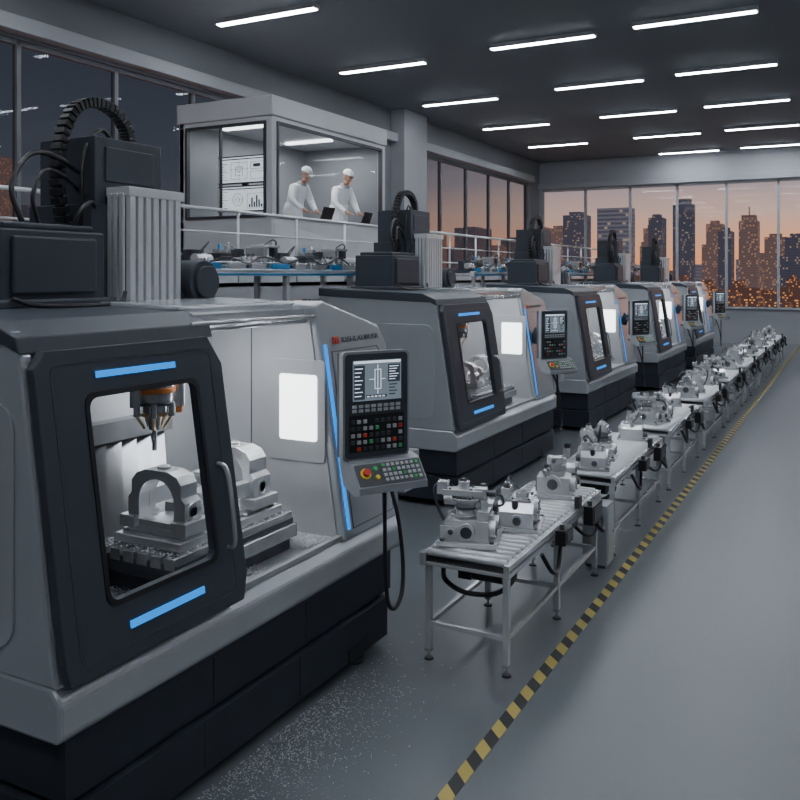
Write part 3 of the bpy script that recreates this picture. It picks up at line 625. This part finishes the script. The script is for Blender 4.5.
# ------------------------------------------------------------------ overhead transfer line
def transfer(loc):
    root=empty('transfer_gantry',loc,'overhead transfer rail with blue guides and small pneumatic units','transfer line','overhead transfer rails')
    b=MB(); Ln=3.1
    b.box(-.25,-.18,0,Ln,2.60,2.68); b.box(.18,.25,0,Ln,2.60,2.68); b.box(.25,.262,0,Ln,2.655,2.675)
    for i in range(9): b.box(-.2,.2,.05+i*.37,.09+i*.37,2.61,2.65)
    b.obj('beam',M_ribs,root,bevel=.004)
    b=MB(); b.box(.25,.265,.05,Ln-.05,2.605,2.63); b.box(.205,.235,0,Ln,2.68,2.69); b.box(-.235,-.205,0,Ln,2.68,2.69); b.obj('guide_rail',M_bluep,root)
    for yy in (.1,1.55,Ln-.1):
        for sx in (-.21,.21):
            b=MB(); b.box(-.03,.03,-.03,.03,0,2.60); b.box(-.07,.07,-.07,.07,0,.02); b.obj('post',M_frame,root,loc=(sx,yy,0))
    r=random.Random(11)
    for j,yy in enumerate((.22,.60,.98,1.40,1.80,2.22,2.62,2.94)):
        b=MB(); hl=(.13,.17,.15,.19)[j%4]
        b.box(-.2,.22,-hl,hl,0,.03,0 if j%2 else 1); b.box(.22,.25,-hl+.02,hl-.02,-.02,.05,2 if j%3 else 3)
        kind=j%4
        if kind==0:
            b.cyl((.08,-.12,.09),(.08,.12,.09),.055,2,seg=16); b.cyl((.08,.12,.09),(.08,.15,.09),.03,1,seg=12); b.box(-.1,.02,-.10,.10,.03,.19,1); b.tube([(.0,.08,.19),(.05,.14,.27),(.12,.05,.26),(.1,-.05,.15)],.009,1)
        elif kind==1:
            b.box(-.05,.14,-.15,.03,.03,.16,1); b.box(.0,.10,-.12,.0,.16,.20,0); b.cyl((.06,.09,.03),(.06,.09,.28),.022,0,seg=12); b.box(.02,.10,.05,.13,.20,.24,2); b.cyl((.05,-.06,.2),(.05,-.06,.26),.02,3,seg=10)
        elif kind==2:
            for q_ in (-.09,0,.09): b.cyl((.1,q_,.03),(.1,q_,.13),.032,0,seg=14); b.cyl((.1,q_,.13),(.1,q_,.16),.018,1,seg=10)
            b.box(-.14,.03,-.13,.13,.03,.12,2); b.box(-.12,.0,-.05,.05,.12,.22,1)
        else:
            b.box(-.14,.12,-.17,-.10,.03,.24,0); b.box(-.1,.14,-.17,.12,.24,.27,2); b.box(.05,.12,.03,.11,.14,.24,1); b.cyl((.08,.07,.14),(.08,.07,.07),.018,0,seg=10); b.box(-.08,.1,-.02,.15,.03,.06,3)
            b.tube([(.1,-.13,.27),(.14,-.02,.33),(.12,.08,.3),(.08,.1,.26)],.010,1)
        for q_ in range(4):
            x=r.uniform(.12,.2); y=r.uniform(-.12,.12); b.cyl((x,y,.03),(x,y,r.uniform(.06,.11)),r.uniform(.01,.02),r.choice((0,1,2)),seg=10)
        b.cyl((.17,-hl-.04,.06),(.17,hl+.04,.06),.010,0,seg=10)
        b.obj('carriage',[M_steel,M_dsteel,M_alu,M_bluep],root,loc=(0,yy,2.69),bevel=.003)
    for P in ([(.2,.1,2.72),(.26,.4,2.80),(.24,.8,2.74),(.2,1.1,2.82),(.22,1.5,2.75)],[(.2,1.6,2.74),(.27,1.9,2.82),(.24,2.3,2.74),(.22,2.7,2.83),(.2,3.0,2.75)]):
        b=MB(); b.tube(P,.010); b.obj('cable',M_black,root)
    return root
tg=transfer((-6.15,6.8,0))
for yy in (13.9,19.6,25.0): copytree(tg,None,(-6.15,yy,0))

# ------------------------------------------------------------------ mezzanine
DZ=2.5
root=empty('mezzanine',(-10,5,0),'steel mezzanine platform along the window wall','mezzanine')
b=MB(); b.box(-1.5,2.05,-4,29,DZ-.06,DZ); b.box(1.98,2.05,-4,29,DZ-.28,DZ); b.box(-1.5,-1.43,-4,29,DZ-.28,DZ)
for i in range(17): b.box(-1.43,1.98,-3.9+2*i,-3.8+2*i,DZ-.22,DZ-.06)
b.obj('deck',M_wallf,root)
for i in range(9):
    for xx in (1.85,-1.3):
        b=MB(); b.box(-.08,.08,-.08,.08,0,DZ-.06); b.box(-.14,.14,-.14,.14,0,.02); b.obj('post',M_wall,root,loc=(xx,-3.6+4*i,0))
root=empty('guard_railing',(-8,5,DZ),'pale tubular guard railing along the mezzanine edge','railing')
b=MB()
for z,r in ((1.04,.026),(.72,.015),(.40,.015)): b.cyl((0,-4,z),(0,29,z),r,0,seg=10)
b.box(-.01,.01,-4,29,0,.10)
b.obj('rail',M_rail,root)
pb=None
for i in range(23):
    if pb is None: pb=MB().cyl((0,0,0),(0,0,1.04),.02,seg=10).obj('baluster',M_rail,root,loc=(0,-3.9+1.49*i,0))
    else:
        c=pb.copy(); COL.objects.link(c); c.location=(0,-3.9+1.49*i,0)

# ------------------------------------------------------------------ control booth
bx0,bx1,by0,by1=-10.98,-8.9,12.09,16.13; FZ=2.88; TZ=5.73
booth=empty('control_booth',(bx0,by0,DZ),'pale grey glazed control room standing on the mezzanine','control booth')
W_,D_=bx1-bx0,by1-by0; H_=TZ-DZ; s0,s1=3.62-DZ,5.30-DZ
b=MB(); b.box(0,W_,0,D_,0,FZ-DZ); b.obj('booth_floor',M_bwall,booth,bevel=.01)
b=MB(); b.box(-.04,W_+.04,-.04,D_+.04,H_-.35,H_); b.obj('booth_roof',M_booth,booth,bevel=.015)
b=MB()
b.box(0,W_,0,.1,FZ-DZ,s0); b.box(0,W_,0,.1,s1,H_-.35); b.box(0,.14,0,.1,s0,s1)
b.box(W_-.1,W_,0,D_,FZ-DZ,s0); b.box(W_-.1,W_,.1,D_,s1,H_-.35); b.box(W_-.12,W_,0,.14,s0,s1); b.box(W_-.1,W_,D_-.14,D_,s0,s1)
b.box(0,W_,D_-.1,D_,FZ-DZ,H_-.35); b.box(0,.1,0,D_,FZ-DZ,H_-.35)
b.box(.1,W_-.1,D_-.13,D_-.1,FZ-DZ,H_-.35,1); b.box(.1,.13,.1,D_-.1,FZ-DZ,H_-.35,1)
b.obj('booth_wall',[M_booth,M_bwall],booth,bevel=.006)
b=MB(); b.plate([rrect(.14,W_-.12,s0,s1,.02),rrect(.19,W_-.17,s0+.05,s1-.05,.02)],lambda u,v,w_:(u,w_,v),-.02,.06,0); b.box(.15,W_-.13,.04,.05,s0+.02,s1-.02,1); b.box(.92,.95,.0,.06,s0,s1,0)
b.obj('booth_window',[M_framed,M_glass],booth)
b=MB(); b.plate([rrect(.14,D_-.14,s0,s1,.02),rrect(.19,D_-.19,s0+.05,s1-.05,.02)],lambda u,v,w_:(W_+w_,u,v),-.06,.02,0); b.box(W_-.06,W_-.05,.15,D_-.15,s0+.02,s1-.02,1)
b.obj('booth_window',[M_framed,M_glass],booth)
for yy in (.6,2.6):
    b=MB(); b.box(.5,1.6,yy,yy+.12,H_-.40,H_-.36); b.obj('booth_light',M_white,booth)
la=bpy.data.lights.new('booth_lamp','AREA'); la.shape='RECTANGLE'; la.size=1.2; la.size_y=3; la.energy=52; la.color=(.95,.98,1)
lo=bpy.data.objects.new('booth_lamp',la); COL.objects.link(lo); lo.parent=booth; lo.location=(W_/2+.2,D_/2,H_-.42)
dk=empty('desk',(-9.22,14.15,FZ),'long pale desk under the booth window','desk')
b=MB(); b.box(-.2,.2,-1.75,1.75,.74,.78); b.obj('desk_top',M_booth,dk,bevel=.005)
for yy in (-1.7,0,1.65):
    b=MB(); b.box(-.16,.16,yy,yy+.05,0,.74); b.obj('desk_leg',M_booth,dk)
ds=empty('display_stand',(-10.13,12.9,FZ),'dark stand carrying two wall displays','display stand')
b=MB(); b.box(-.06,.06,.0,.06,.03,1.95); b.obj('post',M_framed,ds)
b=MB(); b.box(-.4,.4,-.15,.2,0,.03); b.obj('foot_plate',M_framed,ds)
def outline(b,x0,x1,z0,z1,t=.006,mi=2):
    for (a,c,e,f) in ((x0,x1,z0,z0+t),(x0,x1,z1-t,z1),(x0,x0+t,z0,z1),(x1-t,x1,z0,z1)): b.box(a,c,-.012,-.008,e,f,mi)
for n_,(z0,z1) in enumerate(((3.80,4.29),(4.33,4.85))):
    b=MB(); h=z1-z0; Wd=1.16; b.box(0,Wd,0,.04,0,h,0); b.box(.025,Wd-.025,-.008,0,.025,h-.025,1)
    b.box(.05,Wd-.05,-.012,-.008,h-.07,h-.05,2)
    for i in range(7): b.box(.06,.24-.04*(i%3),-.012,-.008,.07+.05*i,.08+.05*i,2)
    if n_:
        outline(b,.32,.70,.08,h-.12); outline(b,.42,.60,.15,h-.2); b.ring((.51,-.008,.27),(0,-1,0),.055,.047,.004,2,20); b.box(.28,.74,-.012,-.008,.268,.273,2); b.box(.508,.513,-.012,-.008,.05,h-.09,2)
        outline(b,.78,1.08,.08,.22); outline(b,.78,1.08,.26,h-.12); b.box(.84,1.0,-.012,-.008,.30,.36,2)
    else:
        b.ring((.48,-.008,.23),(0,-1,0),.12,.112,.004,2,28); b.ring((.48,-.008,.23),(0,-1,0),.05,.044,.004,2,20); b.box(.32,.64,-.012,-.008,.228,.233,2)
        for i in range(6): b.box(.74+.055*i,.775+.055*i,-.012,-.008,.08,.14+.04*((i*3)%5),2)
        outline(b,.70,1.10,.06,.34)
    b.obj('display_screen',[M_framed,M_board,M_ink],loc=(-10.71,12.84,z0),label='white wall display showing technical drawings',cat='display screen',group='booth displays')
def laptop(loc,rz):
    root=empty('laptop',loc,'open black laptop on the desk','laptop','laptops on the desk',rz)
    b=MB(); b.box(-.12,.12,-.17,.17,0,.018); b.box(-.09,.05,-.14,.14,.018,.021,1); b.obj('laptop_base',[M_black,M_keyd],root,bevel=.003)
    b=MB(); b.T=Matrix.Translation((.12,0,.018))@Matrix.Rotation(math.radians(20),4,'Y'); b.box(-.006,.008,-.17,.17,0,.23,0); b.box(-.009,-.006,-.155,.155,.015,.215,1); b.obj('laptop_screen',[M_black,M_screen],root)
    return root
l1=laptop((-9.22,14.08,3.66),.0); l1.scale=(1.15,)*3; copytree(l1,None,(-9.22,15.58,3.66),.1)

def person(loc,rz,sc,lean,label):
    J={}; order=[]; E=[]
    def j(n,p,r,par=None):
        J[n]=len(order); order.append((p,r)); 
        if par: E.append((J[par],J[n]))
    L_=lean
    j('pel',(0,0,.95),(.15,.175)); j('waist',(.02+L_*.1,0,1.10),(.14,.165),'pel'); j('chest',(.05+L_*.35,0,1.30),(.15,.20),'waist'); j('nb',(.07+L_*.6,0,1.45),(.085,.10),'chest'); j('neck',(.09+L_*.72,0,1.53),(.055,.058),'nb')
    for s_,t in ((1,'l'),(-1,'r')):
        cx=.05+L_*.5
        j('sh'+t,(cx,s_*.20,1.40),(.09,.09),'chest'); j('el'+t,(cx+.06,s_*.27,1.13),(.07,.07),'sh'+t); j('wr'+t,(cx+.27,s_*.17,.96),(.045,.043),'el'+t); j('pm'+t,(cx+.345,s_*.14,.925),(.028,.038),'wr'+t)
        j('hp'+t,(0,s_*.09,.86),(.11,.105),'pel'); j('kn'+t,(.03,s_*.11,.48),(.08,.078),'hp'+t); j('an'+t,(-.01,s_*.115,.09),(.052,.05),'kn'+t); j('to'+t,(.14,s_*.125,.04),(.035,.04),'an'+t)
    me=bpy.data.meshes.new('sk'); me.from_pydata([o[0] for o in order],E,[]); ob=bpy.data.objects.new('sk',me); COL.objects.link(ob)
    ob.modifiers.new('s','SKIN'); sv=me.skin_vertices[0].data
    for i,(p,r) in enumerate(order): sv[i].radius=r
    sv[0].use_root=True
    ss=ob.modifiers.new('d','SUBSURF'); ss.levels=2
    bpy.context.view_layer.update()
    em=bpy.data.meshes.new_from_object(ob.evaluated_get(bpy.context.evaluated_depsgraph_get()))
    b=MB(); cx=.05+L_*.5; wx=cx+.27
    b.v+=[v.co.copy() for v in em.vertices]
    for p in em.polygons:
        c=p.center; skin=(c.z>1.50) or (c.x>wx and c.z<1.0)
        b.f.append(list(p.vertices)); b.m.append(1 if skin else 0); b.sm.append(True)
    bpy.data.objects.remove(ob)
    hc=Vector((.13+L_*.85,0,1.66))
    RH=Matrix.Translation(hc)@Matrix.Rotation(math.radians(24),4,'Y')
    b.T=RH
    def hf(p):
        q_=p.copy()
        if q_.z<0: q_.y*=1-.28*(-q_.z/.12); 
        if q_.x<0 and q_.z<-.04: q_.x*=.8
        return q_
    b.ball((0,0,0),(.105,.084,.130),1,20,14,hf)
    b.ball((.105,0,-.02),(.022,.015,.028),1,10,6)
    b.ball((.09,0,-.10),(.022,.03,.02),1,10,6)
    for s_ in (1,-1):
        b.ball((.091,s_*.034,.008),(.012,.015,.008),2,8,6); b.box(.096,.104,s_*.034-.016,s_*.034+.016,.026,.031,3)
        b.ball((-.005,s_*.084,-.01),(.02,.009,.032),1,10,6)
    b.ball((.096,0,-.062),(.012,.026,.007),4,10,6)
    b.T=None
    b.cyl((.09+L_*.70,0,1.50),(hc.x-.02,0,1.60),.055,1,seg=14)
    for s_ in (1,-1):
        base=Vector((cx+.345,s_*.14,.925))
        for k,(dy,ln) in enumerate(((-.028,.065),(-.009,.075),(.010,.07),(.027,.055))):
            p0=base+Vector((.015,dy,.0)); b.tube([p0,p0+Vector((ln*.5,dy*.2,.006)),p0+Vector((ln*.85,dy*.3,-.012)),p0+Vector((ln,dy*.3,-.03))],[.0095,.009,.008,.006],1,seg=8,sub=3)
        p0=base+Vector((-.02,-s_*.03,.0)); b.tube([p0,p0+Vector((.02,-s_*.025,-.003)),p0+Vector((.045,-s_*.03,-.012))],[.011,.0095,.007],1,seg=8,sub=3)
    body=b.obj('person',[M_coat,M_skin,M_hairc,M_hairc,M_lip],None,loc=loc,rotz=rz,label=label,cat='person',group='technicians in the booth',merge=False)
    body.scale=(sc,sc,sc)
    c=MB(); c.T=RH
    def capf(p):
        q_=p.copy()
        if q_.z<0: q_.z*=.25
        return q_
    c.ball((-.022,0,.055),(.116,.10,.095),0,20,12,capf)
    c.ring((-.012,0,.045),(0,0,1),.112,.09,.02,0,20)
    c.T=None; c.obj('cap',M_coat,body,label='white hygiene cap')
    c=MB(); n=24; rows=[]
    prof=[(1.12,.165,.19,.03+L_*.12),(1.0,.17,.195,.02),(.85,.18,.205,.015),(.65,.19,.21,.02),(.50,.20,.215,.02)]
    for (z,rx,ry,ox_) in prof: rows.append([(ox_+rx*math.cos(2*math.pi*i/n)*(1+.03*math.sin(5*i)),ry*math.sin(2*math.pi*i/n)*(1+.02*math.sin(7*i)),z) for i in range(n)])
    vs=[p for r_ in rows for p in r_]; fs=[(a_*n+i,a_*n+(i+1)%n,(a_+1)*n+(i+1)%n,(a_+1)*n+i) for a_ in range(len(rows)-1) for i in range(n)]
    c._add(vs,fs,0,True)
    co=c.obj('lab_coat',M_coat,body,label='long white lab coat'); md=co.modifiers.new('sol','SOLIDIFY'); md.thickness=.006
    c=MB(); c.T=Matrix.Translation((.08+L_*.62,0,1.475))@Matrix.Rotation(math.radians(25),4,'Y'); c.ring((0,0,0),(0,0,1),.10,.075,.035,0,20); c.T=None; c.obj('collar',M_seam,body)
    return body
person((-9.62,13.72,FZ),-.15,1.0,.30,'person in white cap and lab coat leaning over an open laptop')
person((-9.62,15.35,FZ),-.25,1.07,.22,'person in white cap and lab coat looking down at a laptop')

# ------------------------------------------------------------------ city
MB().box(-2500,2500,60,3000,-13,-12.5).obj('ground_outside',M_gnd,kind='structure')
def bld(x0,x1,y0,y1,h,m,style=0):
    b=MB(); w2,d2=(x1-x0)/2,(y1-y0)/2
    if style==1: b.cyl((0,0,0),(0,0,h),w2,0,seg=28); b.cyl((0,0,h),(0,0,h+4),w2*.7,0,seg=28)
    else:
        b.box(-w2,w2,-d2,d2,0,h)
        if style!=4: b.box(-w2*.6,w2*.5,-d2*.5,d2*.5,h,h+2.5)
        if style==2: b.box(-w2*.05,w2*.05,-1,1,h+3,h+10); b.box(-w2*.75,w2*.75,-d2*.75,d2*.75,h,h+4)
        if style==3: b.box(-w2-3,-w2+w2*.5,-d2,d2,0,h*.72)
    b.obj('city_building',m,loc=((x0+x1)/2,(y0+y1)/2,-12.5),label='distant high rise building with lit windows at dusk',cat='building',group='city skyline')
T=[(-46.3,-42.3,13.5,1,0),(-41.8,-35.8,15.0,4,4),(-34.8,-31.9,11.5,2,0),(-31.3,-29,12.6,1,0),(-28.7,-24.9,15.2,1,1),(-23.7,-21,12,2,3),(-20,-17.9,10,1,0),(-17.5,-14.5,12,2,2),(-14,-10.4,9.4,2,0),(-9.9,-6.5,8.8,1,3),(-6,-3,11,2,0),(-2,2,14,1,2),(4,8,10,2,0),(-51,-48,11.5,2,0),(-56,-53,9.5,1,2)]
for i,(a,c,h,mi,st) in enumerate(T):
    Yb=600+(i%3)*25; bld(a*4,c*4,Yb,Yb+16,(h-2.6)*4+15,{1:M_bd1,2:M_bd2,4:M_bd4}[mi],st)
rr=random.Random(3)
for i in range(80):
    row=i%4; Yb=380+row*45; x=(-62+i*.95)*Yb/150; wd=rr.uniform(5,3.6*Yb/150)
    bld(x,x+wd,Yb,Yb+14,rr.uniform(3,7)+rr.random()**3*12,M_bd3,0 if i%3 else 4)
rr=random.Random(9)
for i in range(26):
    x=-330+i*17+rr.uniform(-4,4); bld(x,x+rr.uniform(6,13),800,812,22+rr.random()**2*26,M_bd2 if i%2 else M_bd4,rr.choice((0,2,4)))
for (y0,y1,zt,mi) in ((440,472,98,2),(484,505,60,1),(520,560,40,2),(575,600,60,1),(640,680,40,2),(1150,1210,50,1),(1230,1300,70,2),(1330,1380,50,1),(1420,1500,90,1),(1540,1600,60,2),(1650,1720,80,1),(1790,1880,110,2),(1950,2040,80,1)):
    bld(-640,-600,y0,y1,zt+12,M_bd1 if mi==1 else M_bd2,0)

# ------------------------------------------------------------------ world
wd=bpy.data.worlds.new('dusk'); SC.world=wd; wd.use_nodes=True; nt=wd.node_tree; bg=nt.nodes['Background']
tc=nt.nodes.new('ShaderNodeTexCoord'); sp=nt.nodes.new('ShaderNodeSeparateXYZ'); nt.links.new(tc.outputs['Generated'],sp.inputs[0])
def ramp(cols):
    r=nt.nodes.new('ShaderNodeValToRGB'); r.color_ramp.elements[0].position=cols[0][0]; r.color_ramp.elements[0].color=cols[0][1]+(1,)
    r.color_ramp.elements[1].position=cols[-1][0]; r.color_ramp.elements[1].color=cols[-1][1]+(1,)
    for p,c in cols[1:-1]:
        e=r.color_ramp.elements.new(p); e.color=c+(1,)
    return r
ns=nt.nodes.new('ShaderNodeTexNoise'); ns.inputs['Scale'].default_value=5; ns.inputs['Detail'].default_value=5
mpn=nt.nodes.new('ShaderNodeMapping'); mpn.inputs['Scale'].default_value=(1,1,9); nt.links.new(tc.outputs['Generated'],mpn.inputs['Vector']); nt.links.new(mpn.outputs[0],ns.inputs['Vector'])
ad=nt.nodes.new('ShaderNodeMath'); ad.operation='MULTIPLY_ADD'; ad.inputs[1].default_value=.03; nt.links.new(ns.outputs['Fac'],ad.inputs[0]); nt.links.new(sp.outputs[2],ad.inputs[2])
mz=nt.nodes.new('ShaderNodeMapRange'); mz.inputs['From Min'].default_value=.015; mz.inputs['From Max'].default_value=.32; nt.links.new(ad.outputs[0],mz.inputs['Value'])
rw=ramp([(0,(1.2,.36,.10)),(.10,(1.05,.45,.23)),(.22,(.74,.46,.36)),(.36,(.42,.34,.36)),(.6,(.17,.17,.22)),(1,(.06,.07,.11))])
rc=ramp([(0,(.30,.17,.14)),(.12,(.15,.13,.15)),(.35,(.070,.080,.105)),(1,(.035,.044,.062))])
nt.links.new(mz.outputs[0],rw.inputs[0]); nt.links.new(mz.outputs[0],rc.inputs[0])
my=nt.nodes.new('ShaderNodeMapRange'); my.inputs['From Min'].default_value=.80; my.inputs['From Max'].default_value=1.0; nt.links.new(sp.outputs[1],my.inputs['Value'])
mx=nt.nodes.new('ShaderNodeMix'); mx.data_type='RGBA'; nt.links.new(my.outputs[0],mx.inputs['Factor']); nt.links.new(rc.outputs[0],mx.inputs['A']); nt.links.new(rw.outputs[0],mx.inputs['B'])
nt.links.new(mx.outputs['Result'],bg.inputs['Color']); bg.inputs['Strength'].default_value=1.25

# ------------------------------------------------------------------ camera
cam=bpy.data.cameras.new('camera'); co=bpy.data.objects.new('camera',cam); COL.objects.link(co)
co.location=(0,0,2.6); co.rotation_euler=(math.radians(90),0,math.atan2(455,860))
cam.sensor_width=36; cam.lens=860/800*36; cam.shift_y=-.155; cam.clip_end=5000; cam.clip_start=.05
SC.camera=co
